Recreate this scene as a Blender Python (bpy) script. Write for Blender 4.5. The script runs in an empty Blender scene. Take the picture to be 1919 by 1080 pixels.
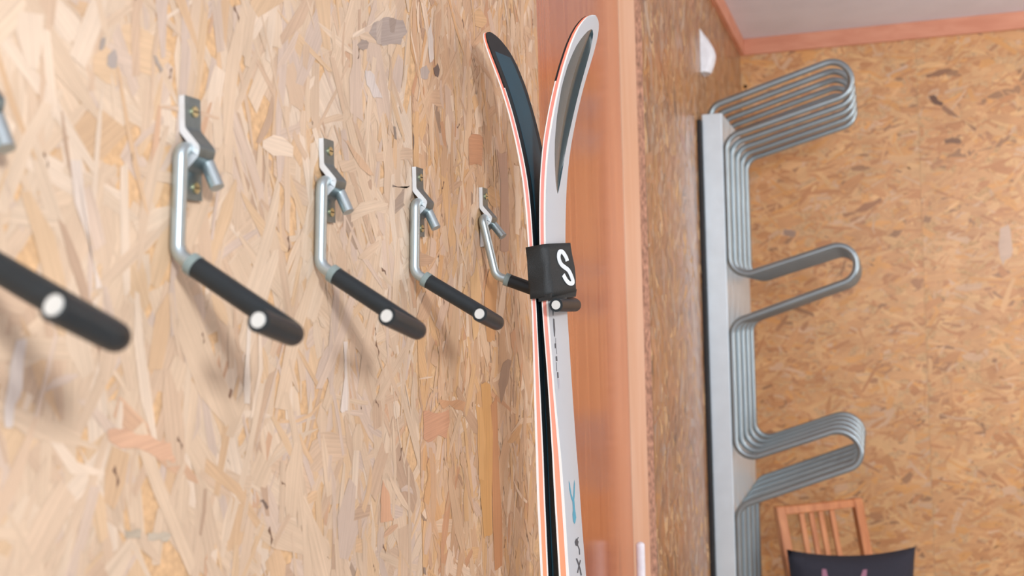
import bpy, bmesh, math, random
import numpy as np
from mathutils import Vector, Matrix

S = bpy.context.scene
COL = S.collection

# ------------------------------------------------------------------ camera
CAM = Vector((.586, 0, 1.75))
F_PX = 2100.0
RM = (Matrix.Rotation(.3135, 3, 'Z') @ Matrix.Rotation(math.pi / 2 + .0275, 3, 'X')
      @ Matrix.Rotation(-.026, 3, 'Z'))
cam = bpy.data.cameras.new('camera')
camo = bpy.data.objects.new('camera', cam)
COL.objects.link(camo)
camo.matrix_world = Matrix.Translation(CAM) @ RM.to_4x4()
cam.sensor_width = 36
cam.lens = 36 * F_PX / 1919
cam.clip_start = .02
cam.dof.use_dof = True
cam.dof.focus_distance = 1.66
cam.dof.aperture_fstop = 5.2
S.camera = camo

# ------------------------------------------------------------------ light
w = bpy.data.worlds.new('room_light')
S.world = w
w.use_nodes = True
bg = w.node_tree.nodes['Background']
bg.inputs['Color'].default_value = (.82, .90, 1.04, 1)
bg.inputs['Strength'].default_value = 1.2


def area(name, loc, target, sx, sy, power, col):
    l = bpy.data.lights.new(name, 'AREA')
    l.shape = 'RECTANGLE'
    l.size, l.size_y, l.energy, l.color = sx, sy, power, col
    o = bpy.data.objects.new(name, l)
    COL.objects.link(o)
    o.location = loc
    o.rotation_euler = (Vector(target) - Vector(loc)).to_track_quat('-Z', 'Y').to_euler()
    return o


area('window_light', (1.85, -.9, 2.4), (0, 1.6, 1.9), .28, .34, 70, (.97, .98, 1))
area('rear_fill_light', (2.8, 3.6, 2.7), (.6, 5.4, 1.3), .9, .9, 20, (1, .97, .93))  # unseen fill added to lift the back wall
area('side_fill_light', (3.25, 3.2, 1.5), (.8, 5.0, 2.5), 1.0, 1.0, 50, (.92, .96, 1))  # added fill for the ceiling and back wall; the right wall is solid

vs = S.view_settings
vs.view_transform = 'Standard'
vs.look = 'None'
vs.exposure = 0.0
vs.gamma = 1
vs.use_curve_mapping = False


# ------------------------------------------------------------------ helpers
def lin(c):
    return tuple(((x / 255) / 12.92 if x / 255 <= .04045 else ((x / 255 + .055) / 1.055) ** 2.4) for x in c)


def ray(px, py):
    return RM @ Vector(((px - 959.5) / F_PX, -(py - 540) / F_PX, -1))


def P(px, py, axis, v):
    """point of the world plane axis=v that the photograph shows at px, py"""
    d = ray(px, py)
    return CAM + d * ((v - CAM[axis]) / d[axis])


def principled(name):
    m = bpy.data.materials.new(name)
    m.use_nodes = True
    return m, m.node_tree, m.node_tree.nodes['Principled BSDF']


def simple(name, rgb, rough=.5, metal=0, noise=.06, nscale=40, bump=0, spec=.5, coat=0, stretch=(1, 1, 1)):
    m, nt, b = principled(name)
    N, L = nt.nodes, nt.links
    tc = N.new('ShaderNodeTexCoord')
    mp = N.new('ShaderNodeMapping')
    mp.inputs['Scale'].default_value = stretch
    nz = N.new('ShaderNodeTexNoise')
    nz.inputs['Scale'].default_value = nscale
    nz.inputs['Detail'].default_value = 4
    L.new(tc.outputs['Object'], mp.inputs[0])
    L.new(mp.outputs[0], nz.inputs['Vector'])
    mr = N.new('ShaderNodeMapRange')
    mr.inputs['From Min'].default_value = .3
    mr.inputs['From Max'].default_value = .7
    mr.inputs['To Min'].default_value = 1 - noise
    mr.inputs['To Max'].default_value = 1 + noise
    L.new(nz.outputs[0], mr.inputs[0])
    mx = N.new('ShaderNodeVectorMath')
    mx.operation = 'SCALE'
    mx.inputs[0].default_value = lin(rgb)
    L.new(mr.outputs[0], mx.inputs['Scale'])
    L.new(mx.outputs[0], b.inputs['Base Color'])
    b.inputs['Roughness'].default_value = rough
    b.inputs['Metallic'].default_value = metal
    b.inputs['Specular IOR Level'].default_value = spec
    b.inputs['Coat Weight'].default_value = coat
    b.inputs['Coat Roughness'].default_value = .12
    if bump:
        bp = N.new('ShaderNodeBump')
        bp.inputs['Strength'].default_value = bump
        bp.inputs['Distance'].default_value = .001
        L.new(nz.outputs[0], bp.inputs['Height'])
        L.new(bp.outputs[0], b.inputs['Normal'])
    return m


def wood(name, dark, light, rough=.4, scale=(30, 30, 1.5), coat=0, spec=.5):
    m, nt, b = principled(name)
    N, L = nt.nodes, nt.links
    tc = N.new('ShaderNodeTexCoord')
    mp = N.new('ShaderNodeMapping')
    mp.inputs['Scale'].default_value = scale
    nz = N.new('ShaderNodeTexNoise')
    nz.inputs['Scale'].default_value = 1
    nz.inputs['Detail'].default_value = 6
    nz.inputs['Distortion'].default_value = .4
    L.new(tc.outputs['Object'], mp.inputs[0])
    L.new(mp.outputs[0], nz.inputs['Vector'])
    cr = N.new('ShaderNodeValToRGB')
    cr.color_ramp.elements[0].position = .32
    cr.color_ramp.elements[0].color = lin(dark) + (1,)
    cr.color_ramp.elements[1].position = .68
    cr.color_ramp.elements[1].color = lin(light) + (1,)
    L.new(nz.outputs[0], cr.inputs[0])
    L.new(cr.outputs[0], b.inputs['Base Color'])
    b.inputs['Roughness'].default_value = rough
    b.inputs['Coat Weight'].default_value = coat
    b.inputs['Coat Roughness'].default_value = .2
    b.inputs['Specular IOR Level'].default_value = spec
    return m


def strand_mat(name, rough=.42, spec=.45):
    m, nt, b = principled(name)
    N, L = nt.nodes, nt.links
    at = N.new('ShaderNodeAttribute')
    at.attribute_name = 'tone'
    uv = N.new('ShaderNodeUVMap')
    uv.uv_map = 'grain'
    mp = N.new('ShaderNodeMapping')
    mp.inputs['Scale'].default_value = (9, 420, 1)
    L.new(uv.outputs[0], mp.inputs[0])
    nz = N.new('ShaderNodeTexNoise')
    nz.inputs['Scale'].default_value = 1
    nz.inputs['Detail'].default_value = 3
    L.new(mp.outputs[0], nz.inputs['Vector'])
    mr = N.new('ShaderNodeMapRange')
    mr.inputs['From Min'].default_value = .3
    mr.inputs['From Max'].default_value = .7
    mr.inputs['To Min'].default_value = .86
    mr.inputs['To Max'].default_value = 1.1
    L.new(nz.outputs[0], mr.inputs[0])
    tc = N.new('ShaderNodeTexCoord')
    n2 = N.new('ShaderNodeTexNoise')
    n2.inputs['Scale'].default_value = 9
    n2.inputs['Detail'].default_value = 5
    L.new(tc.outputs['Object'], n2.inputs['Vector'])
    m2 = N.new('ShaderNodeMapRange')
    m2.inputs['From Min'].default_value = .3
    m2.inputs['From Max'].default_value = .7
    m2.inputs['To Min'].default_value = .9
    m2.inputs['To Max'].default_value = 1.07
    L.new(n2.outputs[0], m2.inputs[0])
    ml = N.new('ShaderNodeMath')
    ml.operation = 'MULTIPLY'
    L.new(mr.outputs[0], ml.inputs[0])
    L.new(m2.outputs[0], ml.inputs[1])
    sc = N.new('ShaderNodeVectorMath')
    sc.operation = 'SCALE'
    L.new(at.outputs['Color'], sc.inputs[0])
    L.new(ml.outputs[0], sc.inputs['Scale'])
    L.new(sc.outputs[0], b.inputs['Base Color'])
    b.inputs['Roughness'].default_value = rough
    b.inputs['Specular IOR Level'].default_value = spec
    bp = N.new('ShaderNodeBump')
    bp.inputs['Strength'].default_value = .15
    bp.inputs['Distance'].default_value = .0006
    L.new(nz.outputs[0], bp.inputs['Height'])
    L.new(bp.outputs[0], b.inputs['Normal'])
    return m


def mesh(name, verts, faces, mat=None, parent=None, smooth=False, bevel=0, angle=35):
    me = bpy.data.meshes.new(name)
    me.from_pydata([tuple(v) for v in verts], [], faces)
    bm = bmesh.new()
    bm.from_mesh(me)
    bmesh.ops.recalc_face_normals(bm, faces=bm.faces)
    bm.to_mesh(me)
    bm.free()
    me.update()
    o = bpy.data.objects.new(name, me)
    COL.objects.link(o)
    if mat:
        me.materials.append(mat)
    if smooth:
        for p in me.polygons:
            p.use_smooth = True
        me.set_sharp_from_angle(angle=math.radians(angle))
    if parent:
        o.parent = parent
    if bevel:
        b = o.modifiers.new('bevel', 'BEVEL')
        b.width = bevel
        b.segments = 2
        b.limit_method = 'ANGLE'
    return o


def box(name, a, b, mat, parent=None, bevel=0):
    (x0, y0, z0), (x1, y1, z1) = a, b
    v = [(x0, y0, z0), (x1, y0, z0), (x1, y1, z0), (x0, y1, z0), (x0, y0, z1), (x1, y0, z1), (x1, y1, z1), (x0, y1, z1)]
    f = [(0, 3, 2, 1), (4, 5, 6, 7), (0, 1, 5, 4), (1, 2, 6, 5), (2, 3, 7, 6), (3, 0, 4, 7)]
    return mesh(name, v, f, mat, parent, bevel=bevel)


def empty(name, loc=(0, 0, 0)):
    o = bpy.data.objects.new(name, None)
    o.empty_display_size = .05
    o.location = loc
    COL.objects.link(o)
    return o


def tag(o, label, cat, group=None):
    o['label'] = label
    o['category'] = cat
    if group:
        o['group'] = group
    return o


def fillet(pts, rads, n=8):
    pts = [Vector(p) for p in pts]
    out = [pts[0]]
    for i in range(1, len(pts) - 1):
        a, b, c = pts[i - 1], pts[i], pts[i + 1]
        u, v = (a - b), (c - b)
        lu, lv = u.length, v.length
        u.normalize(); v.normalize()
        ang = u.angle(v)
        d = min(rads[i - 1] / math.tan(ang / 2), lu * .49, lv * .49)
        r = d * math.tan(ang / 2)
        bis = (u + v).normalized()
        cen = b + bis * (r / math.sin(ang / 2))
        p0, p1 = b + u * d - cen, b + v * d - cen
        for k in range(n + 1):
            out.append(cen + p0.normalized().slerp(p1.normalized(), k / n) * p0.length)
    out.append(pts[-1])
    return out


def tube(name, pts, r, mat, parent=None, seg=16, dome=0):
    pts = [Vector(p) for p in pts]
    if dome:
        d0 = (pts[0] - pts[1]).normalized(); d1 = (pts[-1] - pts[-2]).normalized()
        radii = []
        head, tail = [], []
        for k in range(5):
            a = k / 5 * math.pi / 2
            head.append((pts[0] + d0 * dome * math.cos(a), r * math.sin(a) + 1e-4))
            tail.append((pts[-1] + d1 * dome * math.cos(a), r * math.sin(a) + 1e-4))
        allp = [h[0] for h in head] + pts + [t[0] for t in tail[::-1]]
        radii = [h[1] for h in head] + [r] * len(pts) + [t[1] for t in tail[::-1]]
        pts = allp
    else:
        radii = [r] * len(pts)
    T = []
    for i in range(len(pts)):
        t = pts[min(i + 1, len(pts) - 1)] - pts[max(i - 1, 0)]
        T.append(t.normalized())
    n = T[0].orthogonal().normalized()
    V, Fc = [], []
    for i, p in enumerate(pts):
        n = (n - T[i] * n.dot(T[i])).normalized()
        b = T[i].cross(n)
        for k in range(seg):
            a = 2 * math.pi * k / seg
            V.append(p + (n * math.cos(a) + b * math.sin(a)) * radii[i])
    for i in range(len(pts) - 1):
        for k in range(seg):
            k2 = (k + 1) % seg
            Fc.append((i * seg + k, i * seg + k2, (i + 1) * seg + k2, (i + 1) * seg + k))
    Fc.append(tuple(range(seg)))
    Fc.append(tuple((len(pts) - 1) * seg + k for k in range(seg)))
    return mesh(name, V, Fc, mat, parent, smooth=True, angle=50)


def clip(poly, x0, x1, y0, y1):
    for ax, s, v in ((0, 1, x0), (0, -1, x1), (1, 1, y0), (1, -1, y1)):
        out = []
        for i in range(len(poly)):
            a, b = poly[i - 1], poly[i]
            ia, ib = (a[ax] - v) * s >= 0, (b[ax] - v) * s >= 0
            if ia != ib:
                t = (v - a[ax]) / (b[ax] - a[ax])
                out.append((a[0] + t * (b[0] - a[0]), a[1] + t * (b[1] - a[1])))
            if ib:
                out.append(b)
        poly = out
        if len(poly) < 3:
            return []
    return poly


PAL = [((214, 186, 154), 22), ((205, 176, 146), 18), ((219, 196, 168), 14), ((199, 165, 134), 12), ((216, 174, 124), 9),
       ((210, 162, 110), 5), ((200, 178, 164), 8), ((232, 214, 192), 8), ((186, 150, 120), 5), ((196, 138, 98), 3),
       ((190, 172, 165), 4), ((160, 124, 98), 1.6), ((118, 98, 86), .5)]


def mute(pal, k, g=1.0):
    out = []
    for c, w_ in pal:
        m_ = sum(c) / 3
        out.append((tuple((m_ + (q - m_) * k) * g for q in c), w_))
    return out


def strands(name, parent, mat, to3, u0, u1, v0, v1, seed, size=1.0, cover=3.0, mean=90, spread=32, pal=PAL,
            mul=1.0, specials=(), soft=.55, view=None):
    """thin wood flakes pressed on a board face; to3(u, v, h) places them"""
    R = random.Random(seed)
    cols = [c for c, _ in pal]
    wts = [x for _, x in pal]
    mean_c = [sum(c[j] * x for c, x in pal) / sum(wts) for j in range(3)]
    cols = [tuple(m_ + (q - m_) * soft for q, m_ in zip(c, mean_c)) for c in cols]
    V, Fc, C, UV = [], [], [], []
    n = int((u1 - u0) * (v1 - v0) * cover / (.062 * .0125 * size * size))

    def put(poly, h, c, ang, off):
        i0 = len(V)
        ca, sa = math.cos(ang), math.sin(ang)
        for (a, b) in poly:
            V.append(to3(a, b, h))
            C.append(c)
            UV.append((a * ca + b * sa + off, -a * sa + b * ca + off * .37))
        Fc.append(tuple(range(i0, len(V))))

    for i in range(n):
        cu, cv = R.uniform(u0, u1), R.uniform(v0, v1)
        L = size * R.choice((R.uniform(.018, .05), R.uniform(.05, .12)))
        W = size * min(.03, max(.0022, R.lognormvariate(-4.6, .65)))
        if i < n * .35:
            L *= 1.2; W *= 1.8
        if R.random() < .12:
            L *= .5
        ang = math.radians(R.gauss(mean, spread)) if R.random() < .82 else R.uniform(0, math.pi)
        ca, sa = math.cos(ang), math.sin(ang)
        pts = []
        k = R.randint(3, 4)
        p1, p2 = R.uniform(.15, 1), R.uniform(.15, 1)
        bend = R.gauss(0, .05) * L
        for j in range(k):
            s = -1 + 2 * j / (k - 1)
            e = p1 if j == 0 else p2 if j == k - 1 else 1
            pts.append((s * L / 2 + R.gauss(0, .03) * L, -W / 2 * e * R.uniform(.75, 1.1) + bend * (1 - s * s)))
        for j in range(k):
            s = 1 - 2 * j / (k - 1)
            e = p2 if j == 0 else p1 if j == k - 1 else 1
            pts.append((s * L / 2 + R.gauss(0, .03) * L, W / 2 * e * R.uniform(.75, 1.1) + bend * (1 - s * s)))
        poly = clip([(cu + x * ca - y * sa, cv + x * sa + y * ca) for x, y in pts], u0, u1, v0, v1)
        if len(poly) < 3:
            continue
        c = R.choices(cols, wts)[0]
        g = mul * R.uniform(.96, 1.04)
        c = tuple(x * g for x in lin(c)) + (1,)
        put(poly, .0002 + .0007 * i / n, c, ang, R.uniform(0, 50))
    # dark resin specks
    for i in range(int(n * .02)):
        cu, cv = R.uniform(u0, u1), R.uniform(v0, v1)
        a = R.gauss(math.radians(mean), .5)
        L, W = size * R.uniform(.002, .008), size * R.uniform(.0008, .0022)
        q = [(cu + L * math.cos(a + t) * abs(math.cos(t)) + W * math.sin(t) * .6, cv + L * math.sin(a + t) * abs(math.cos(t))) for t in
             (0, .7, 1.6, 3.1, 3.9, 5)]
        poly = clip(q, u0, u1, v0, v1)
        if len(poly) > 2:
            put(poly, .00095, tuple(x * mul for x in lin((120, 92, 74))) + (1,), a, i)
    for q_, (poly, c, ang) in enumerate(specials):
        for rd in range(2):
            new = []
            for a_, b_ in zip(poly, poly[1:] + poly[:1]):
                l_ = math.hypot(b_[0] - a_[0], b_[1] - a_[1])
                new += [a_, ((a_[0] + b_[0]) / 2 + R.gauss(0, .06) * l_, (a_[1] + b_[1]) / 2 + R.gauss(0, .06) * l_)]
            poly = new
        poly = clip(poly, u0, u1, v0, v1)
        if len(poly) > 2:
            c = tuple(m_ * .93 + (a_ - m_) * .72 for a_, m_ in zip(c, mean_c))
            put(poly, .00102 + q_ * 1e-5, lin(c) + (1,), ang, 3)
    me = bpy.data.meshes.new(name)
    me.from_pydata(V, [], Fc)
    ca_ = me.color_attributes.new('tone', 'FLOAT_COLOR', 'POINT')
    ca_.data.foreach_set('color', np.array(C, dtype=np.float32).ravel())
    uvl = me.uv_layers.new(name='grain')
    li = np.zeros(len(me.loops), dtype=np.int32)
    me.loops.foreach_get('vertex_index', li)
    uvl.data.foreach_set('uv', np.array(UV, dtype=np.float32)[li].ravel())
    me.materials.append(mat)
    o = bpy.data.objects.new(name, me)
    COL.objects.link(o)
    o.parent = parent
    o['kind'] = 'stuff'
    return o


# ------------------------------------------------------------------ materials
M_STRAND = strand_mat('osb_strand')
M_STRAND2 = strand_mat('osb_strand_satin', rough=.38)
M_STRAND3 = strand_mat('osb_strand_glossy', rough=.3, spec=.7)
M_OSB = simple('osb_core', (196, 160, 120), .7, noise=.2, nscale=120)
M_OSBEDGE = simple('osb_cut_edge', (190, 150, 125), .8, noise=.45, nscale=160, bump=.6, stretch=(1, 1, .35))
M_CEIL = simple('ceiling_paint', (222, 222, 232), .85, noise=.04, nscale=5)
M_CROWN = wood('crown_wood', (200, 134, 106), (212, 150, 122), rough=.5, scale=(8, 8, 30))
M_DOOR = wood('varnished_door_wood', (166, 84, 44), (194, 116, 70), rough=.2, scale=(60, 60, 2.2), coat=.9)
M_JAMB = wood('pale_jamb_wood', (234, 190, 152), (242, 206, 174), rough=.5, scale=(50, 50, 2))
M_FLOOR = wood('floor_wood', (206, 198, 188), (218, 212, 204), rough=.4, scale=(12, 1, 12))
M_CHAIR = wood('chair_wood', (176, 108, 66), (206, 138, 90), rough=.45, scale=(30, 30, 4))
M_STEEL = simple('zinc_plated_steel', (176, 188, 190), .34, metal=.85, noise=.05, nscale=60)
M_STRAP = simple('zinc_strap_steel', (116, 128, 130), .36, metal=.8, noise=.12, nscale=90)
M_STRAP_LIT = simple('zinc_strap_lit_edge', (214, 218, 220), .4, metal=.35, noise=.04)  # strap steel again, with the bright window reflection painted into its edges
M_SCREW = simple('screw_zinc_yellow', (196, 190, 150), .3, metal=.9)
M_CAPEND = simple('rod_end_pale', (206, 208, 204), .45, metal=.25)
M_RUBBER = simple('black_rubber_sleeve', (26, 34, 38), .42, noise=.12, nscale=60, spec=.45)
M_COLLAR = simple('clear_grey_collar', (120, 134, 132), .3, noise=.1)
M_RACK = simple('brushed_rack_steel', (142, 152, 156), .34, metal=.75, noise=.05, nscale=14)
M_RACKBOX = simple('satin_rack_beam', (212, 226, 234), .36, metal=.4, noise=.04, nscale=14)
M_BLACK = simple('black_board', (22, 22, 24), .6)
M_WHITE = simple('ski_white_lacquer', (180, 185, 190), .3, noise=.015, nscale=8, coat=.3)
M_EDGE = simple('ski_pale_edge', (236, 235, 232), .35, noise=.02)
M_BPANEL = simple('ski_teal_black_base', (18, 62, 76), .4, spec=.3)
M_BASE = simple('ski_black_base', (9, 24, 30), .45, noise=.08, nscale=6, spec=.25)
M_TIPBL = simple('ski_black_tip_guard', (24, 28, 30), .5, spec=.3)
M_INLAY = simple('ski_teal_lacquer', (6, 56, 68), .16, noise=.05, coat=.6)
M_INLAY_SHEEN = simple('ski_teal_sheen', (70, 88, 96), .2, noise=.05, coat=.5)  # grey half of the teal recess: its reflection is put into the colour
M_INK = simple('ink_dark', (70, 72, 78), .5)
M_INKB = simple('ink_blue', (74, 148, 170), .5)
M_NEO = simple('black_neoprene', (30, 34, 35), .62, noise=.35, nscale=700, bump=.5)
M_LOGO = simple('logo_pale_grey', (214, 220, 222), .55)
M_PLASTIC = simple('white_plastic', (228, 232, 238), .35)
M_HANDLE = simple('white_lacquered_handle', (232, 230, 236), .25)
M_CUSH = simple('navy_cushion_cloth', (38, 38, 50), .85, noise=.15, nscale=200, bump=.2)
M_PINK = simple('pink_embroidery', (150, 104, 124), .8)


def sidewall_mat():
    m, nt, b = principled('ski_orange_sidewall')
    N, L = nt.nodes, nt.links
    tc = N.new('ShaderNodeTexCoord')
    sp = N.new('ShaderNodeSeparateXYZ')
    L.new(tc.outputs['Object'], sp.inputs[0])
    cr = N.new('ShaderNodeValToRGB')
    mr = N.new('ShaderNodeMapRange')
    mr.inputs['From Min'].default_value = 1.4
    mr.inputs['From Max'].default_value = 2.2
    L.new(sp.outputs['Z'], mr.inputs[0])
    L.new(mr.outputs[0], cr.inputs[0])
    e = cr.color_ramp.elements
    e[0].position = 0; e[0].color = lin((255, 162, 124)) + (1,)
    e[1].position = 1; e[1].color = lin((244, 128, 94)) + (1,)
    x = e.new(.42); x.color = lin((244, 158, 144)) + (1,)
    x = e.new(.75); x.color = lin((236, 150, 142)) + (1,)
    L.new(cr.outputs[0], b.inputs['Base Color'])
    b.inputs['Roughness'].default_value = .4
    return m


M_SIDE = sidewall_mat()

# ------------------------------------------------------------------ room shell
YE, YD, YB, ZC = 2.0, 3.02, 5.48, 3.07      # panel edge, far door edge, back wall, ceiling
XR = 3.4


def wall_px(*q):
    out = []
    for px, py in q:
        p = P(px, py, 0, 0)
        out.append((p.y, p.z))
    return out


spA = [
    (wall_px((690, 62), (700, 42), (728, 32), (754, 38), (762, 60), (750, 84), (716, 86)), (158, 146, 140), .3),
    (wall_px((668, 84), (678, 74), (690, 80), (686, 92), (672, 92)), (150, 136, 128), .3),
    (wall_px((704, 40), (716, 36), (712, 84), (704, 80)), (176, 162, 152), .9),
    (wall_px((728, 34), (742, 36), (738, 62), (730, 60)), (140, 126, 118), .5),
    (wall_px((200, 104), (214, 92), (218, 112), (216, 128), (198, 122)), (160, 152, 148), 1.5),
    (wall_px((184, 90), (190, 70), (196, 72), (194, 88), (186, 96)), (150, 142, 136), 1.5),
    (wall_px((286, 104), (292, 106), (304, 130), (300, 138), (290, 120)), (158, 148, 140), 1.2),
    (wall_px((200, 806), (232, 802), (318, 830), (328, 866), (300, 864), (204, 828)), (214, 166, 134), .1),
    (wall_px((130, 300), (150, 302), (190, 540), (178, 542)), (222, 208, 196), 1.5),
    (wall_px((28, 640), (48, 636), (22, 800), (6, 800)), (212, 202, 196), 1.6),
    (wall_px((486, 938), (492, 936), (502, 950), (498, 956)), (92, 76, 70), 1),
    (wall_px((430, 728), (434, 732), (430, 748), (426, 744)), (120, 84, 66), 1.6),
    (wall_px((712, 932), (716, 900), (730, 940), (736, 976), (712, 980)), (214, 160, 124), 1.5),
    (wall_px((232, 994), (262, 992), (262, 1010), (234, 1010)), (170, 160, 142), .1),
    (wall_px((274, 1000), (320, 1002), (312, 1016), (276, 1014)), (186, 176, 158), .1),
    (wall_px((682, 132), (700, 140), (716, 184), (700, 184), (686, 160)), (208, 200, 196), 1.2),
    (wall_px((456, 756), (462, 600), (470, 600), (466, 758)), (226, 214, 200), 1.5),
    (wall_px((636, 770), (642, 640), (650, 640), (650, 770)), (224, 214, 206), 1.5),
    (wall_px((734, 346), (766, 347), (766, 350), (734, 351)), (130, 116, 110), .1),
    (wall_px((736, 236), (740, 238), (742, 262), (738, 260)), (120, 110, 104), 1.6),
    (wall_px((640, 260), (650, 262), (700, 330), (690, 328)), (212, 174, 140), 1.2),
]
spB = [
    (wall_px((811, 128), (819, 118), (823, 130), (820, 145), (814, 140)), (84, 72, 70), 1.5),
    (wall_px((786, 130), (798, 122), (804, 134), (800, 148), (788, 146)), (176, 164, 158), 1.5),
    (wall_px((792, 770), (840, 768), (842, 790), (836, 822), (820, 816), (792, 822)), (206, 150, 118), .1),
    (wall_px((820, 748), (872, 754), (868, 772), (830, 768)), (204, 152, 112), .2),
    (wall_px((877, 260), (904, 258), (902, 312), (878, 310)), (190, 132, 96), .1),
    (wall_px((767, 238), (771, 232), (774, 280), (770, 300)), (96, 84, 80), 1.6),
    (wall_px((800, 60), (806, 40), (812, 110), (804, 118)), (226, 216, 208), 1.5),
    (wall_px((933, 720), (942, 680), (958, 676), (950, 720), (938, 756)), (150, 124, 108), 1.3),
    (wall_px((745, 965), (751, 955), (756, 962), (755, 970)), (96, 84, 80), 1.2),
    (wall_px((788, 1060), (796, 1064), (797, 1078), (790, 1074)), (130, 116, 108), 1.2),
    (wall_px((900, 720), (918, 722), (922, 1000), (906, 1010), (896, 860)), (214, 158, 92), 1.55),
    (wall_px((890, 760), (902, 762), (906, 900), (896, 900)), (226, 170, 104), 1.55),
    (wall_px((880, 520), (892, 480), (896, 620), (886, 640)), (226, 182, 130), 1.5),
    (wall_px((906, 560), (924, 490), (930, 520), (926, 640), (912, 640)), (206, 150, 96), 1.5),
    (wall_px((980, 260), (988, 262), (990, 420), (982, 420)), (216, 190, 166), 1.55),
    (wall_px((930, 280), (948, 284), (952, 470), (936, 470)), (186, 150, 132), 1.5),
    (wall_px((918, 760), (930, 740), (940, 1060), (926, 1070)), (190, 128, 84), 1.55),
]

wl = box('wall_left', (-.28, -1.4, 0), (-.21, YB + .1, ZC + .1), M_OSB)
wl['kind'] = 'structure'


def osb_left(y0, y1, z0, z1, seed, **kw):
    p = box('osb_panel', (-.018, y0 + .0006, z0), (0, y1 - .0006, z1), M_OSB, wl)
    strands('wood_strand', p, kw.pop('mat', M_STRAND), lambda u, v, h: (h, u, v), y0 + .001, y1 - .001, z0, z1, seed, **kw)
    return p


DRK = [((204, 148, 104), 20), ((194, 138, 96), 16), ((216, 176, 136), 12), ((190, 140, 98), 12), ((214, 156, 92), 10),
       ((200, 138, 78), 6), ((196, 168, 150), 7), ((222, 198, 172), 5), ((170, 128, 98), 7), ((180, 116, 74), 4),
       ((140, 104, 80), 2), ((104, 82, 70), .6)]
MID = [((208, 172, 136), 20), ((200, 160, 126), 16), ((216, 186, 154), 12), ((194, 150, 112), 10), ((214, 164, 106), 11),
       ((206, 148, 88), 6), ((202, 174, 156), 7), ((230, 208, 184), 7), ((182, 142, 112), 6), ((190, 128, 88), 4),
       ((156, 118, 92), 2), ((110, 90, 78), .8)]
osb_left(-1.4, .14, .0, ZC, 2, cover=1.6, size=1.6, mul=.90, pal=mute(PAL, .86), soft=.46)
osb_left(.14, 1.389, .3, ZC, 3, cover=3.6, size=1.4, soft=.46, mul=.90, pal=mute(PAL, .86), specials=spA)
osb_left(1.389, YE, .3, ZC, 4, cover=3.6, pal=mute(MID, .9), specials=spB, size=1.15, mean=90, spread=24, soft=.55, mul=.95)
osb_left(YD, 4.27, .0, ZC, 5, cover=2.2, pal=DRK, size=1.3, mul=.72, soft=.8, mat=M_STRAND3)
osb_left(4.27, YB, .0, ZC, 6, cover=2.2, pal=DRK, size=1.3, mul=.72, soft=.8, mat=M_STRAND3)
box('osb_panel', (-.018, YE, 2.75), (0, YD, ZC), M_OSB, wl)
box('cut_edge', (-.0182, YD - .0008, 0), (-.0002, YD, 2.75), M_OSBEDGE, wl)

# battens the boards are screwed to
box('wall_batten', (-.21, -1.4, 0), (-.018, YE - .05, ZC), M_OSB, wl)
box('wall_batten', (-.21, YD + .045, 0), (-.018, YB, ZC), M_OSB, wl)
box('wall_batten', (-.21, YE - .05, 2.75), (-.018, YD + .045, ZC), M_OSB, wl)
for a, b in (((-.2, YD, 0), (-.0185, YD + .044, 2.75)), ((-.2, YE - .049, 0), (-.0185, YE, 2.75))):
    t_ = box('trim_1' if a[1] == YD else 'trim_2', a, b, M_JAMB)
    t_['kind'] = 'structure'

door = box('door_1', (-.105, YE + .001, .006), (-.064, YD - .001, 2.74), M_DOOR)
door['kind'] = 'structure'
hx, hy = -.012, 2.86
tube('door_handle', fillet([(-.064, hy, .45 + .15), (hx, hy, .45 + .15), (hx, hy, 1.15), ], [.02]) +
     [(hx, hy, 1.158)], .0115, M_HANDLE, door, dome=.009)
tube('handle_post', [(-.064, hy, 1.02), (hx, hy, 1.02)], .007, M_HANDLE, door)

fl = box('floor', (-.3, -1.4, -.1), (XR, YB + .1, 0), M_FLOOR)
fl['kind'] = 'structure'
cl = box('ceiling', (-.3, -1.4, ZC), (XR, YB + .1, ZC + .1), M_CEIL)
cl['kind'] = 'structure'

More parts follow.
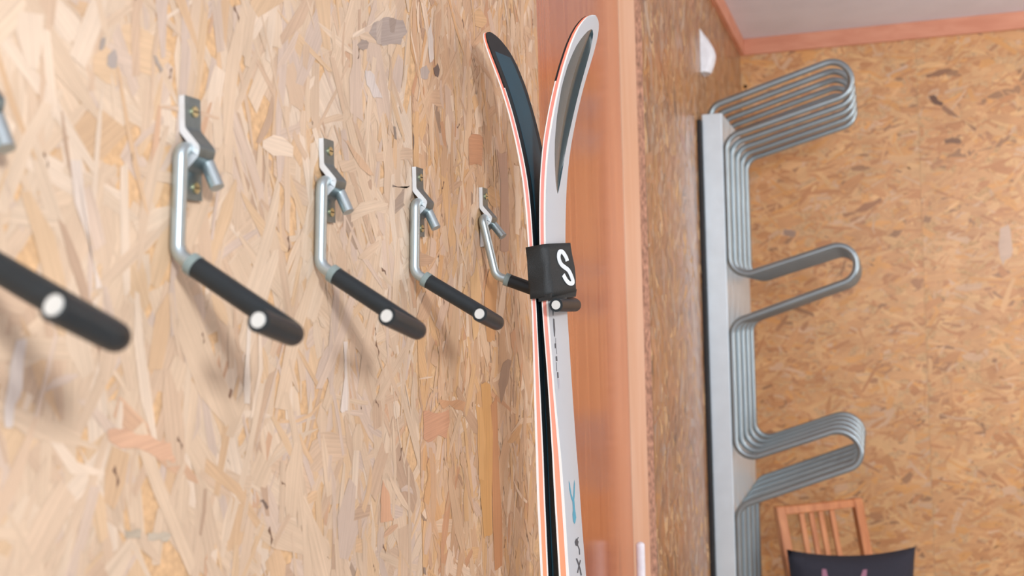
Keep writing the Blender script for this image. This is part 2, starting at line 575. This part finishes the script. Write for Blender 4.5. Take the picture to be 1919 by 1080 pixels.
wr = box('wall_right', (XR, .6, 0), (XR + .1, YB + .1, ZC), M_OSB)
wr['kind'] = 'structure'
wb = box('wall_back', (-.3, YB + .03, 0), (XR, YB + .1, ZC), M_OSB)
wb['kind'] = 'structure'
XS = .80
BKP = [((208, 160, 112), 22), ((200, 150, 104), 16), ((216, 174, 126), 14), ((188, 134, 88), 12), ((216, 158, 92), 12),
       ((222, 182, 130), 8), ((178, 122, 80), 7), ((206, 176, 150), 6), ((160, 114, 82), 3), ((132, 98, 74), 2.2)]
for k, (a, b) in enumerate(((.0, XS), (XS, XS + 1.25), (XS + 1.25, XR))):
    p = box('osb_panel', (a + .0002, YB, 0), (b - .0002, YB + .03, ZC), M_OSB, wb)
    kn = [] if k == 0 else [([(P(x, y, 1, YB).x, P(x, y, 1, YB).z) for x, y in q], c_, .2) for q, c_ in (
        (((1740, 180), (1750, 178), (1768, 192), (1764, 200), (1748, 194)), (96, 64, 50)),
        (((1735, 140), (1780, 128), (1783, 134), (1738, 146)), (140, 100, 74)),
        (((1768, 196), (1830, 240), (1826, 246), (1764, 204)), (152, 110, 82)),
        (((1770, 262), (1800, 260), (1802, 268), (1772, 270)), (120, 86, 66)),
        (((1874, 428), (1890, 420), (1896, 480), (1880, 498)), (216, 192, 176)))]
    kn0 = [([(P(x, y, 1, YB).x, P(x, y, 1, YB).z) for x, y in q], c_, .2) for q, c_ in (
        (((1578, 402), (1650, 370), (1654, 376), (1584, 408)), (164, 116, 84)),
        (((1470, 430), (1492, 434), (1490, 444), (1468, 440)), (160, 140, 130)),
        (((1660, 140), (1700, 120), (1702, 126), (1664, 146)), (220, 190, 166)))] if k == 0 else kn
    if k < 2:
        strands('wood_strand', p, M_STRAND2, lambda u, v, h: (u, YB - h, v), a + .001, b - .001, .3, ZC, 20 + k,
                cover=2.6, size=1.35, mean=8, spread=30, pal=BKP, specials=kn0, soft=.62)

# crown boards under the ceiling
c1 = box('trim_3', (.0012, 3.2, ZC - .078), (.022, YB - .0012, ZC - .0005), M_CROWN)
c2 = box('trim_4', (.0225, YB - .022, ZC - .078), (XR, YB - .0012, ZC - .0005), M_CROWN)
c1['kind'] = c2['kind'] = 'structure'

# ------------------------------------------------------------------ hooks on the wall


def make_hook(Y, th, tipx, tipz, lip, label, armdy=-.030, kneez=-.100, legdy=-.030, stub=(.025, .009, -.039)):
    root = empty('ski_hook', (0, Y, 1.914))
    tag(root, label, 'wall hook', 'steel ski hooks in a row on the wall')
    # strap bracket: profile in X-Z swept along Y
    W = .0125
    T = .0068
    prof = [(T, .043), (T, .014), (.0222, -.0045), (.0222, -.0045), (.0195, -.013), (T, -.025), (T, -.050)]
    outer = fillet([(x, 0, z) for x, z in (prof[0], prof[1], prof[2], prof[4], prof[5], prof[6])], [.006, .006, .004, .005], 4)
    inner = []
    for i, p in enumerate(outer):
        a = outer[max(i - 1, 0)]; b = outer[min(i + 1, len(outer) - 1)]
        t = (b - a).normalized()
        nn = Vector((t.z, 0, -t.x))
        if nn.x > 0:
            nn = -nn
        q = p + nn * T
        q.x = max(q.x, .0011)
        inner.append(q)
    V, Fc = [], []
    for y in (-W, W):
        for p in outer: V.append((p.x, y, p.z))
        for p in inner: V.append((p.x, y, p.z))
    n = len(outer)
    o1, i1, o2, i2 = 0, n, 2 * n, 3 * n
    for i in range(n - 1):
        Fc += [(o1 + i, o1 + i + 1, o2 + i + 1, o2 + i), (i1 + i, i2 + i, i2 + i + 1, i1 + i + 1),
               (o1 + i, i1 + i, i1 + i + 1, o1 + i + 1), (o2 + i, o2 + i + 1, i2 + i + 1, i2 + i)]
    Fc += [(o1, o2, i2, i1), (o1 + n - 1, i1 + n - 1, i2 + n - 1, o2 + n - 1)]
    br = mesh('bracket', V, Fc, M_STRAP, root, smooth=True, angle=25)
    br.data.materials.append(M_STRAP_LIT)
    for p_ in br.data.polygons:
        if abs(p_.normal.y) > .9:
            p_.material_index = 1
    for z in (.030, -.039):
        sc = tube('screw', [(T - .0005, .002, z), (T + .0018, .002, z)], .0050, M_SCREW, br, seg=14)
        box('screw_slot', (T + .0020, -.002, z - .0005), (T + .0024, .006, z + .0005), M_BLACK, br)
    # the bent rod, turned about its pivot (the Y axis through the clamp)
    pz = -.006

    def rot(p):
        x, y, z = p[0] - .0085, p[1], p[2] - pz
        return (.0085 + x * math.cos(th) - z * math.sin(th), y, pz + x * math.sin(th) + z * math.cos(th))
    lipw = lip
    path = [rot((stub[0], stub[1], stub[2])), rot((.0085, .0125, pz)), rot((.0085, -.022, pz)),
            rot((.0085, legdy, kneez)), (tipx, armdy, tipz), lipw]
    full = fillet(path, [.007, .009, .016, .019], 10)
    # split at the sleeve start
    cum = 0
    knee = Vector(path[3]); tip = Vector(path[4])
    dirn = (tip - knee).normalized()
    st = knee + dirn * .017
    i = next(k for k, p in enumerate(full) if k > 27 and (p - knee).dot(dirn) > .017)
    rod = full[:i] + [st + dirn * .004]
    sleeve = [st] + full[i:]
    if (full[i] - st).dot(dirn) < 0:
        sleeve = [st] + full[i + 1:]
    tube('rod', rod, .0066, M_STEEL, root, seg=18)
    sl = tube('rubber_sleeve', sleeve, .0098, M_RUBBER, root, seg=20)
    d = (Vector(full[-1]) - Vector(full[-2])).normalized()
    e = Vector(full[-1])
    tube('rod_end', [e - d * .004, e + d * .0012], .0064, M_CAPEND, root, seg=20)
    tube('collar', [st - dirn * .0012, st + dirn * .0065], .0103, M_COLLAR, root, seg=20)
    return root


make_hook(.610, 0, .152, -.174, (.150, -.094, -.150),
          'nearest ski hook, cut off by the left edge, only its black arm showing')
make_hook(.868, 0, .128, -.176, (.128, -.098, -.160),
          'most blurred of the hooks whose whole bracket shows, second hook from the left edge')
make_hook(1.132, 0.0, .130, -.178, (.124, -.112, -.158),
          'steel and black rubber ski hook in the middle of the row of five')
make_hook(1.396, 0, .128, -.172, (.124, -.102, -.157),
          'sharp ski hook next to the board joint, nearest of the empty hooks to the skis')
make_hook(1.662, .225, .155, -.146, (.155, -.132, -.146),
          'farthest ski hook swung outwards, holding up the strapped pair of skis',
          armdy=-.010, legdy=-.024, kneez=-.099)

# ------------------------------------------------------------------ skis
A10 = math.radians(10)
WD = Vector((math.sin(A10), math.cos(A10), 0))
TD = Vector((math.cos(A10), -math.sin(A10), 0))
O = Vector((.150, 1.585, 0))


def interp(tab):
    xs = np.array([a for a, _ in tab]); ys = np.array([b for _, b in tab])

    def fn(z):
        # smooth: average over a small window
        return float(np.mean(np.interp(np.clip(np.linspace(z - .018, z + .018, 7), xs[0], xs[-1]), xs, ys)))
    return fn


def raw(tab):
    xs = np.array([a for a, _ in tab]); ys = np.array([b for _, b in tab])
    return lambda z: float(np.interp(z, xs, ys))


# z here is measured as in the photo survey; +.15 puts it in the room
Wf = raw([(-.15, .058), (0, .066), (.6, .062), (1.0, .058), (1.2, .057), (1.3, .053), (1.4, .053), (1.5, .0590), (1.6, .0625), (1.7, .066), (1.8, .070),
          (1.9, .0745), (1.94, .0765), (1.97, .0775), (1.99, .076), (2.005, .071), (2.015, .064), (2.023, .054), (2.029, .043), (2.033, .030), (2.0355, .015), (2.0365, .003)])
RB = interp([(-.15, .018), (.1, .015), (.6, .010), (1.0, .0035), (1.2, -.0046), (1.25, -.0069), (1.3, -.0092), (1.35, -.0110), (1.4, -.0122), (1.45, -.0130),
             (1.5, -.0142), (1.55, -.0165), (1.6, -.0190), (1.65, -.0203), (1.7, -.0202), (1.75, -.0188), (1.8, -.0158),
             (1.85, -.0095), (1.9, .0020), (1.95, .0172), (2.0, .0375), (2.02, .0475), (2.06, .070)])
RT = interp([(-.15, .010), (.6, .018), (1.2, .0178), (1.35, .0172), (1.4, .0155), (1.45, .0130), (1.5, .0112), (1.8, .0108), (1.9, .0112), (2.0, .0095), (2.06, .006)])
LB = interp([(-.15, .014), (.1, .008), (.6, -.004), (1.0, -.0135), (1.2, -.0205), (1.25, -.0219), (1.3, -.0233), (1.35, -.0243), (1.4, -.0248), (1.5, -.0256),
             (1.6, -.0272), (1.65, -.0282), (1.7, -.0291), (1.75, -.0304), (1.8, -.0340), (1.85, -.0425), (1.9, -.0540),
             (1.95, -.0690), (2.0, -.0890), (2.02, -.0990), (2.06, -.122)])
LT = interp([(-.15, .009), (.6, .0135), (1.2, .0130), (1.35, .0135), (1.45, .0122), (1.5, .0108), (1.6, .0082), (1.8, .0090), (1.9, .0078), (2.0, .0070), (2.06, .005)])
ZS = sorted(set([round(x, 4) for x in list(np.arange(-.148, 1.2, .06)) + list(np.arange(1.2, 1.98, .02)) +
                 [1.98, 1.99, 2.0, 2.005, 2.01, 2.015, 2.019, 2.023, 2.026, 2.029, 2.031, 2.033, 2.0345, 2.0355, 2.0362, 2.0365]]))


def spt(z, t, wv):
    p = O + TD * t + WD * wv
    return Vector((p.x, p.y, z + .15))


def layer(name, parent, mat, B, T, s, a, b, zlo=-9, zhi=9, inset=0, rail=None):
    """slab between the fractions a and b of the ski's thickness; s = +1 right ski, -1 left ski"""
    zs = [z for z in ZS if zlo - 1e-6 <= z <= zhi + 1e-6]
    V, Fc = [], []
    for z in zs:
        hw = max(Wf(z) / 2 - inset, .0008)
        hf = hw if rail is None else min(hw, -hw + rail)
        for t, q in ((a, -hw), (b, -hw), (b, hf), (a, hf)):
            V.append(spt(z, B(z) + s * T(z) * t, q))
    n = len(zs)
    for i in range(n - 1):
        for k in range(4):
            k2 = (k + 1) % 4
            Fc.append((i * 4 + k, i * 4 + k2, i * 4 + 4 + k2, i * 4 + 4 + k))
    Fc += [(0, 1, 2, 3), tuple((n - 1) * 4 + k for k in range(4))]
    return mesh(name, V, Fc, mat, parent, smooth=True, angle=40)


def make_ski(s, B, T, label, name='ski'):
    c = spt(-.15, B(-.15), 0)
    root = empty(name)
    tag(root, label, 'ski', 'pair of skis strapped base to base')
    layer('base', root, M_BASE, B, T, s, 0, .16, inset=.0006)
    layer('steel_edge', root, M_EDGE, B, T, s, .06, .22, zhi=1.94)
    layer('tip_guard', root, M_TIPBL, B, T, s, -.02, .30, zlo=1.94)
    layer('sidewall', root, M_SIDE, B, T, s, .22, .74, inset=.0002)
    layer('top_edge', root, M_EDGE, B, T, s, .72, .985, inset=-.0003, rail=.0022)
    return root


ski_r = make_ski(1, RB, RT, 'right ski of the strapped pair, pale grey top sheet with dark teal tip recess')
ski_l = make_ski(-1, LB, LT, 'left ski of the strapped pair, black running base showing, tip curving to the wall')
layer('top_sheet', ski_l, M_WHITE, LB, LT, -1, .74, 1.0)
layer('base_panel', ski_l, M_BPANEL, LB, LT, -1, -.04, .1, zhi=2.0, inset=.012)

# right top sheet with a grooved, lens shaped recess near the tip
LENS = [(1.782, .54, .54), (1.788, .49, .59), (1.80, .42, .65), (1.825, .32, .73), (1.855, .22, .78), (1.89, .13, .82), (1.93, .08, .84),
        (1.96, .10, .84), (1.98, .15, .825), (1.99, .19, .81), (2.0, .26, .79), (2.008, .34, .76), (2.014, .42, .72), (2.018, .55, .63)]
la = raw([(z, a) for z, a, b in LENS]); lb = raw([(z, b) for z, a, b in LENS])
zt = sorted(set(ZS + [z for z, _, _ in LENS] + [1.81, 1.87, 1.91, 1.945, 1.97]))


def top_pt(z, fr, d=0.0):
    W = max(Wf(z), .0016)
    crown = .0009 * (1 - (2 * fr - 1) ** 2)
    return spt(z, RB(z) + RT(z) + crown - d, (fr - .5) * W)


V, Fc = [], []
ncol = 12
for z in zt:
    inl = 1.782 <= z <= 2.018
    a, b = (la(z), lb(z)) if inl else (.535, .535)
    W = max(Wf(z), .0016)
    V.append(spt(z, RB(z) + RT(z) * .74, -W / 2))
    for k in range(6): V.append(top_pt(z, a * k / 5))
    for k in range(6): V.append(top_pt(z, b + (1 - b) * k / 5))
    V.append(spt(z, RB(z) + RT(z) * .74, W / 2))
for i in range(len(zt) - 1):
    gap = 1.782 - 1e-6 <= zt[i] and zt[i + 1] <= 2.018 + 1e-6
    for k in range(13):
        if k == 6 and gap:
            continue
        Fc.append((i * 14 + k, i * 14 + k + 1, i * 14 + 15 + k, i * 14 + 14 + k))
Fc.append(tuple(range(14)))
Fc.append(tuple((len(zt) - 1) * 14 + k for k in range(14)))
mesh('top_sheet', V, Fc, M_WHITE, ski_r, smooth=True, angle=50)
V, F1, F2 = [], [], []
zl = [z for z in zt if 1.782 <= z <= 2.018]
m = 12
for z in zl:
    a, b = la(z), lb(z)
    dep = .0024 * min(1, (b - a) / .35)
    for k in range(m + 1):
        u = k / m
        d = (u / .66) ** 1.2 if u < .66 else ((1 - u) / .34) ** .8
        V.append(top_pt(z, a + (b - a) * u, d * dep))
for i in range(len(zl) - 1):
    for k in range(m):
        F1.append((i * (m + 1) + k, i * (m + 1) + k + 1, (i + 1) * (m + 1) + k + 1, (i + 1) * (m + 1) + k))
il = mesh('tip_recess', V, F1, M_INLAY_SHEEN, ski_r, smooth=True, angle=25)
il['label'] = 'glossy dark teal grooved recess'
il.data.materials.append(M_INLAY)
for i, p in enumerate(il.data.polygons):
    if (i % m) >= 6:
        p.material_index = 1


def on_face(px, py):
    """photo point on the right ski's top sheet, as (z, fraction of the width)"""
    z = 1.5
    for _ in range(12):
        t = RB(z) + RT(z)
        d = ray(px, py)
        nrm = TD
        p0 = O + TD * t
        k = (p0 - CAM).dot(nrm) / d.dot(nrm)
        q = CAM + d * k
        z = q.z - .15
    wv = (q - O).dot(WD)
    return z, .5 + wv / Wf(z)


def decal(name, polys, mat, off=.0004):
    V, Fc = [], []
    for poly in polys:
        i0 = len(V)
        for px, py in poly:
            z, fr = on_face(px, py)
            V.append(top_pt(z, fr, -off))
        Fc.append(tuple(range(i0, len(V))))
    return mesh(name, V, Fc, mat, ski_r)


def stroke(pts, w0):
    out = []
    for (x0, y0), (x1, y1) in zip(pts, pts[1:]):
        dx, dy = x1 - x0, y1 - y0
        l = math.hypot(dx, dy)
        nx, ny = -dy / l * w0 / 2, dx / l * w0 / 2
        out.append([(x0 + nx, y0 + ny), (x1 + nx, y1 + ny), (x1 - nx, y1 - ny), (x0 - nx, y0 - ny)])
    return out


lt = decal('lettering', [
    [(1033.8, 577), (1037.2, 577), (1036.6, 583), (1035.2, 583)], [(1034.5, 583), (1036.5, 583), (1036, 592), (1035.2, 592)],
    [(1035.5, 597), (1037.8, 598), (1039.3, 618), (1039, 632), (1037.6, 630), (1036, 612)],
    [(1039.8, 634), (1040.4, 634), (1040.6, 644), (1040, 644)],
    [(1038.4, 644), (1041, 644), (1041.4, 653), (1039, 653)], [(1041.2, 653), (1041.8, 653), (1042.8, 664), (1042.2, 664)],
    [(1040.4, 668), (1043, 668), (1043.6, 677), (1041, 677)], [(1041.3, 679), (1042.1, 679), (1043, 696), (1042.3, 696)],
    [(1042.9, 698), (1045.2, 698), (1046, 709), (1043.6, 709)]], M_INK)
lt['label'] = 'small dark lettering down the near side of the top sheet'
M_INKG = simple('ink_grey', (170, 170, 178), .5)
decal('grey_mark', [[(1044.2, 710), (1047.2, 710), (1048.6, 728.5), (1045.8, 728.5)]], M_INKG)
fm = decal('blue_emblem', [
    [(1064.6, 901), (1066.4, 906), (1069.5, 926), (1073, 936), (1072.5, 943), (1069, 934), (1066, 918)],
    [(1075, 899), (1076.2, 908), (1075.6, 930), (1074.6, 940), (1072.5, 943), (1073, 930), (1074, 912)],
    [(1071.4, 938), (1075, 938), (1076, 952), (1077.4, 962), (1078.4, 970), (1077, 979), (1075.5, 982.5), (1073, 978), (1071.6, 964), (1072.6, 956)]],
    M_INKB)
fm['label'] = 'blue forked emblem'
tx = decal('model_letters', [
    [(1075.6, 1016), (1078.5, 1009), (1083, 1015), (1081.6, 1024), (1077.4, 1023)]] +
    stroke([(1081.2, 1022), (1084.6, 1030), (1085, 1040)], 1.8) + stroke([(1079.4, 1015), (1082.6, 1007)], 1.4) +
    stroke([(1079, 1047), (1083, 1058), (1086, 1068), (1088, 1079)], 2.6) + stroke([(1086.6, 1050), (1083.4, 1062), (1081, 1074)], 2.0), M_INK)
tx['label'] = 'dark capital letters T and X set sideways'

# ------------------------------------------------------------------ strap round both skis


def Pw(px, py, wv):
    d = ray(px, py)
    k = (O + WD * wv - CAM).dot(WD) / d.dot(WD)
    return CAM + d * k


def rt(p):
    return p


HWs = .0395
At, Ab = Pw(984, 464, -HWs), Pw(992, 561, -HWs)
Bt, Bb = Pw(1022.5, 457, -HWs), Pw(1032.5, 558, -HWs)
Ct, Cb = Pw(1072, 455, .0345), Pw(1084, 545, .0345)
Dt = At + WD * (2 * HWs - .003) + Vector((0, 0, .006)); Db = Ab + WD * (2 * HWs - .003) + Vector((0, 0, .006))


def ring(ps, n=6):
    c = [Vector(p) for p in ps]
    mid = (c[3] + c[0]) / 2
    return fillet([mid] + c + [mid], [.003, .012, .007, .006], n)


top, bot = ring([At, Bt, Ct, Dt], 8), ring([Ab, Bb, Cb, Db], 8)
top, bot = top[:-1], bot[:-1]
# resample to equal spacing
def resample(pts, n):
    pts = pts + [pts[0]]
    L = [0]
    for a, b in zip(pts, pts[1:]): L.append(L[-1] + (b - a).length)
    out = []
    for k in range(n):
        s = L[-1] * k / n
        i = max(j for j in range(len(L)) if L[j] <= s + 1e-9)
        i = min(i, len(pts) - 2)
        u = (s - L[i]) / max(L[i + 1] - L[i], 1e-9)
        out.append(pts[i].lerp(pts[i + 1], u))
    return out


n = len(top)
rows = 9
V, Fc = [], []
cen = (At + Bb + Ct + Db) / 4
for r in range(rows):
    u = r / (rows - 1)
    for k in range(n):
        p = top[k].lerp(bot[k], u)
        rad = (p - cen); rad.z = 0
        far = max(0, min(1, ((p - O).dot(WD)) / .034))
        rad.normalize()
        p = p + rad * (.0022 * math.sin(math.pi * u) * far + .0006 * math.sin(u * 9 + k * .7))
        V.append(p)
for r in range(rows - 1):
    for k in range(n):
        k2 = (k + 1) % n
        Fc.append((r * n + k, r * n + k2, (r + 1) * n + k2, (r + 1) * n + k))
V_BAND, F_BAND = list(V), list(Fc)
st_root = empty('ski_strap', (0, 0, 0))
tag(st_root, 'black neoprene strap with a pale letter S binding the two skis together', 'ski strap')
band = mesh('band', V, Fc, M_NEO, st_root, smooth=True, angle=180)
so = band.modifiers.new('thick', 'SOLIDIFY')
so.thickness = .0022
so.offset = -1
# under-flap: the strap's tail, folded below the band
fa, fb, fc, fd = Pw(1009, 556, -HWs + .001), Pw(1010, 566, -HWs + .001), Pw(1031, 563, -HWs + .001), Pw(1031, 550, -HWs + .001)
e0t, e0b = Pw(1031, 550, -HWs + .001), Pw(1031, 562, -HWs + .001)
e1t, e1b = Pw(1080, 542, .033), Pw(1078, 556, .033)
V = [fa, fb, e0b, e0t, e1b, e1t]
fl_ = mesh('strap_tail', V, [(0, 1, 2, 3), (3, 2, 4, 5)], M_NEO, st_root)
s2 = fl_.modifiers.new('thick', 'SOLIDIFY'); s2.thickness = .002; s2.offset = 0

# the S, on the face between B and C
face_n = (Ct - Bt).cross(Bb - Bt).normalized()
if face_n.dot(CAM - Bt) < 0:
    face_n = -face_n


from mathutils.bvhtree import BVHTree
TREE = BVHTree.FromPolygons([tuple(v) for v in V_BAND], F_BAND)


def on_strap(px, py):
    d = ray(px, py)
    hit = TREE.ray_cast(CAM, d.normalized())
    if hit[0]:
        return hit[0] + face_n * .0009
    k = (Bt - CAM).dot(face_n) / d.dot(face_n)
    return CAM + d * k + face_n * .0012


sp_ = [(622, 335), (612, 300), (590, 258), (566, 226), (542, 214), (522, 232), (514, 268), (518, 312), (532, 352), (556, 388), (596, 420), (632, 448),
       (656, 486), (676, 532), (690, 575), (692, 602), (676, 618), (650, 616), (622, 594), (596, 556), (572, 508)]
# smooth centre line, then a ribbon of constant width
cl_ = []
for i in range(len(sp_) - 1):
    p0 = sp_[max(i - 1, 0)]; p1 = sp_[i]; p2 = sp_[i + 1]; p3 = sp_[min(i + 2, len(sp_) - 1)]
    for k in range(4):
        u = k / 4
        cl_.append(tuple(.5 * ((2 * p1[j]) + (-p0[j] + p2[j]) * u + (2 * p0[j] - 5 * p1[j] + 4 * p2[j] - p3[j]) * u * u +
                               (-p0[j] + 3 * p1[j] - 3 * p2[j] + p3[j]) * u ** 3) for j in (0, 1)))
cl_.append(sp_[-1])
c3 = [on_strap(970 + x / 6.754, 440 + y / 6.754) for x, y in cl_]
V, Fc = [], []
for i, p in enumerate(c3):
    t = (c3[min(i + 2, len(c3) - 1)] - c3[max(i - 2, 0)]).normalized()
    s_ = t.cross(face_n).normalized()
    # strokes look broader along the width the camera foreshortens
    hw = .0031 + .0014 * abs(s_.dot(WD))
    V += [p - s_ * hw, p + s_ * hw]
for i in range(len(c3) - 1):
    Fc.append((2 * i, 2 * i + 1, 2 * i + 3, 2 * i + 2))
lg = mesh('letter_s', V, Fc, M_LOGO, st_root)
lg['label'] = 'pale grey letter S print'
s3 = lg.modifiers.new('thick', 'SOLIDIFY'); s3.thickness = .0007; s3.offset = 0

# ------------------------------------------------------------------ the tall rack on the far part of the wall
RY = 4.0
rack = empty('ski_rack', (0, RY, 0))
tag(rack, 'tall grey steel wall rack with looped rods, beside the far room corner', 'rack')


def local(o, v):
    return o


def rbox(name, a, b, mat, bevel=.002):
    return box(name, (a[0], a[1] - RY, a[2]), (b[0], b[1] - RY, b[2]), mat, rack, bevel)


rbox('backing_board', (.0012, RY - .02, .05), (.0165, RY + .78, 2.44), M_BLACK)
rbox('beam', (.017, RY, .04), (.088, RY + .76, 2.462), M_RACKBOX, .003)
rodpx = [(1340, 222, 0), (1340, 200, 1), (1580, 106, 1), (1606, 172, 1), (1361, 258, 1), (1370, 525, 1), (1420, 524, 0), (1592, 452, 1), (1614, 518, 1),
         (1372, 606, 1), (1374, 868, 1), (1440, 864, 0), (1590, 799, 1), (1628, 866, 1), (1384, 950, 1), (1385, 1080, 0)]
base = []
for px, py, _ in rodpx:
    base.append(P(px, py, 1, RY + .012))
base[0].x = .046; base[1].x = .046; base[0].z = 2.40
for i in (4, 5, 9, 10, 14, 15):
    base[i].x = .0985
base[15].z = .12
RADII = [.05, .08, .08, .06, .06, None, .08, .08, .06, .06, None, .08, .08, .06]
cyc = []
rads = []
for i in range(1, 15):
    r = RADII[i - 1]
    if i in (6, 11):
        continue            # the run straight through the low bend needs no extra corner
    cyc.append(base[i]); rads.append(r)
pth = fillet([base[0]] + cyc + [base[15]], rads, 10)
proto = None
for k in range(5):
    if proto is None:
        proto = tube('looped_rod', [p - Vector((0, RY, 0)) for p in pth], .0118, M_RACK, rack, seg=12)
        o = proto
    else:
        o = proto.copy()
        COL.objects.link(o)
        o.parent = rack
    o.location = (0, .16 * k, 0)

# ------------------------------------------------------------------ small white fitting on the wall
fx = empty('wall_fitting', (0, 4.17, 2.72))
tag(fx, 'small white rounded plastic fitting high on the far wooden wall above the rack', 'wall fitting')
V, Fc = [], []
H, Dp, HW = .078, .052, .045
nz_, na = 12, 9
for i in range(nz_ + 1):
    z = -H + 2 * H * i / nz_
    q = i / nz_
    d = Dp * (math.sin(math.pi * min(1, (1 - q) * .86 + .14 if q < 1 else .14)) ** .6 if q < 1 else .12)
    d = Dp * (.62 + .38 * math.sin(math.pi * q * 1.1)) if q < .35 else Dp * max(.1, math.cos((q - .35) / .65 * math.pi / 2 * .96))
    for k in range(na + 1):
        a = -math.pi / 2 + math.pi * k / na
        V.append((.0012 + d * math.cos(a), HW * math.sin(a), z))
for i in range(nz_):
    for k in range(na):
        Fc.append((i * (na + 1) + k, i * (na + 1) + k + 1, (i + 1) * (na + 1) + k + 1, (i + 1) * (na + 1) + k))
    Fc.append((i * (na + 1), (i + 1) * (na + 1), (i + 1) * (na + 1) + na, i * (na + 1) + na))
Fc += [tuple(range(na + 1)), tuple(nz_ * (na + 1) + k for k in range(na + 1))]
mesh('cover', V, Fc, M_PLASTIC, fx, smooth=True, angle=50)
box('back_plate', (.0011, -.047, -.08), (.004, .047, .08), M_PLASTIC, fx)

# ------------------------------------------------------------------ chair and cushion by the back wall
pl = P(1455, 948, 1, 4.66)
hgt = pl.z
pr_y = 4.66 + .17
d = ray(1600, 933)
k = (hgt - CAM.z) / d.z
pr = CAM + d * k
if pr.y < 4.7 or pr.y > 5.3:
    pr = P(1600, 935, 1, 4.9)
ax = Vector((pr.x - pl.x, pr.y - pl.y, 0))
CW = ax.length
ax.normalize()
fw = Vector((ax.y, -ax.x, 0))          # the way the chair faces, into the room
print('CHAIR', pl, pr, CW)
chair = empty('slatted_chair', (pl.x, pl.y, 0))
tag(chair, 'reddish wooden chair with an upright slatted back by the back wall', 'chair')
SEAT = .44
REC = .13                               # recline: metres forward over the back's height


def cbox(name, u0, u1, f0, f1, z0, z1, mat=M_CHAIR, lean=0, bevel=.004):
    V = []
    for z in (z0, z1):
        sh = (hgt - z) / (hgt - SEAT) * REC if lean else 0
        for (u, f_) in ((u0, f0), (u1, f0), (u1, f1), (u0, f1)):
            p = ax * u + fw * (f_ + sh)
            V.append((p.x, p.y, z))
    Fq = [(0, 3, 2, 1), (4, 5, 6, 7), (0, 1, 5, 4), (1, 2, 6, 5), (2, 3, 7, 6), (3, 0, 4, 7)]
    return mesh(name, V, Fq, mat, chair, bevel=bevel)


cbox('back_post', -.02, .022, 0, .03, SEAT - .03, hgt, lean=1)
cbox('back_post', CW - .022, CW + .02, 0, .03, SEAT - .03, hgt, lean=1)
cbox('top_rail', .022, CW - .022, .002, .028, hgt - .034, hgt - .002, lean=1)
for q in (.26, .385, .505, .65):
    cbox('slat', q * CW - .0125, q * CW + .0125, .009, .021, SEAT, hgt - .034, lean=1)
cbox('bottom_rail', .022, CW - .022, .002, .028, SEAT - .0, SEAT + .03, lean=1)
for j in range(6):
    cbox('seat_slat', -.02, CW + .24, .17 + j * .065, .17 + j * .065 + .055, SEAT - .022, SEAT)
cbox('seat_rail', -.02, .012, .0, .56, SEAT - .06, SEAT - .022)
cbox('seat_rail', CW + .208, CW + .24, .0, .56, SEAT - .06, SEAT - .022)
for u in (-.02, CW + .2):
    for f_ in (.12, .52):
        cbox('leg', u, u + .04, f_, f_ + .04, 0, SEAT - .06)

# cushion
c0 = P(1474, 1030, 1, 4.36); c1_ = P(1716, 1034, 1, 4.50)
cu = Vector((c1_.x - c0.x, c1_.y - c0.y, 0)); cw = cu.length; cu.normalize()
cf = Vector((cu.y, -cu.x, 0))
hC = c0.z - SEAT - .002
cs = empty('cushion', (c0.x, c0.y, SEAT + .002))
tag(cs, 'dark navy cushion with pinkish embroidered marks propped on the slatted chair', 'cushion')
nu, nv = 22, 14


def cush(u, v, side):
    a, b = 2 * u - 1, 2 * v - 1
    pin = 1 - .10 * (1 - a * a)                      # edges dip between the pointed corners
    x = (.5 + .5 * a * (1 - .06 * (1 - b * b))) * cw
    z = hC * (v if b < 0 else .5 + .5 * b * (1 - .14 * (1 - a * a)))
    th = .062 * (max(0, (1 - a ** 4) * (1 - b ** 4))) ** .6
    p = cu * x + cf * (side * th)
    return Vector((p.x, p.y, z))


V, Fc = [], []
for side in (1, -1):
    for j in range(nv + 1):
        for i in range(nu + 1):
            V.append(cush(i / nu, j / nv, side))
off = (nu + 1) * (nv + 1)
for s_i in (0, 1):
    for j in range(nv):
        for i in range(nu):
            a = s_i * off + j * (nu + 1) + i
            Fc.append((a, a + 1, a + nu + 2, a + nu + 1))
cm = mesh('cover', V, Fc, M_CUSH, cs, smooth=True, angle=180)
bm = bmesh.new(); bm.from_mesh(cm.data)
bmesh.ops.remove_doubles(bm, verts=bm.verts, dist=1e-4)
bmesh.ops.recalc_face_normals(bm, faces=bm.faces)
bm.to_mesh(cm.data); bm.free()
for (uc, seed) in ((.24, 1), (.56, 2)):
    V, Fc = [], []
    R = random.Random(seed)
    for j in range(9):
        v = .88 - j * .07
        uo = uc + .018 * math.sin(j * 1.3 + seed)
        hw_ = .016 + .008 * math.sin(j * 2.1)
        for u in (uo - hw_, uo + hw_):
            p = cush(u, v, 1) + cf * .002
            V.append(p)
    for j in range(8):
        Fc.append((2 * j, 2 * j + 1, 2 * j + 3, 2 * j + 2))
    mesh('embroidery', V, Fc, M_PINK, cs)

# put the ski parts' origins where the skis stand is not needed: their meshes hold room coordinates
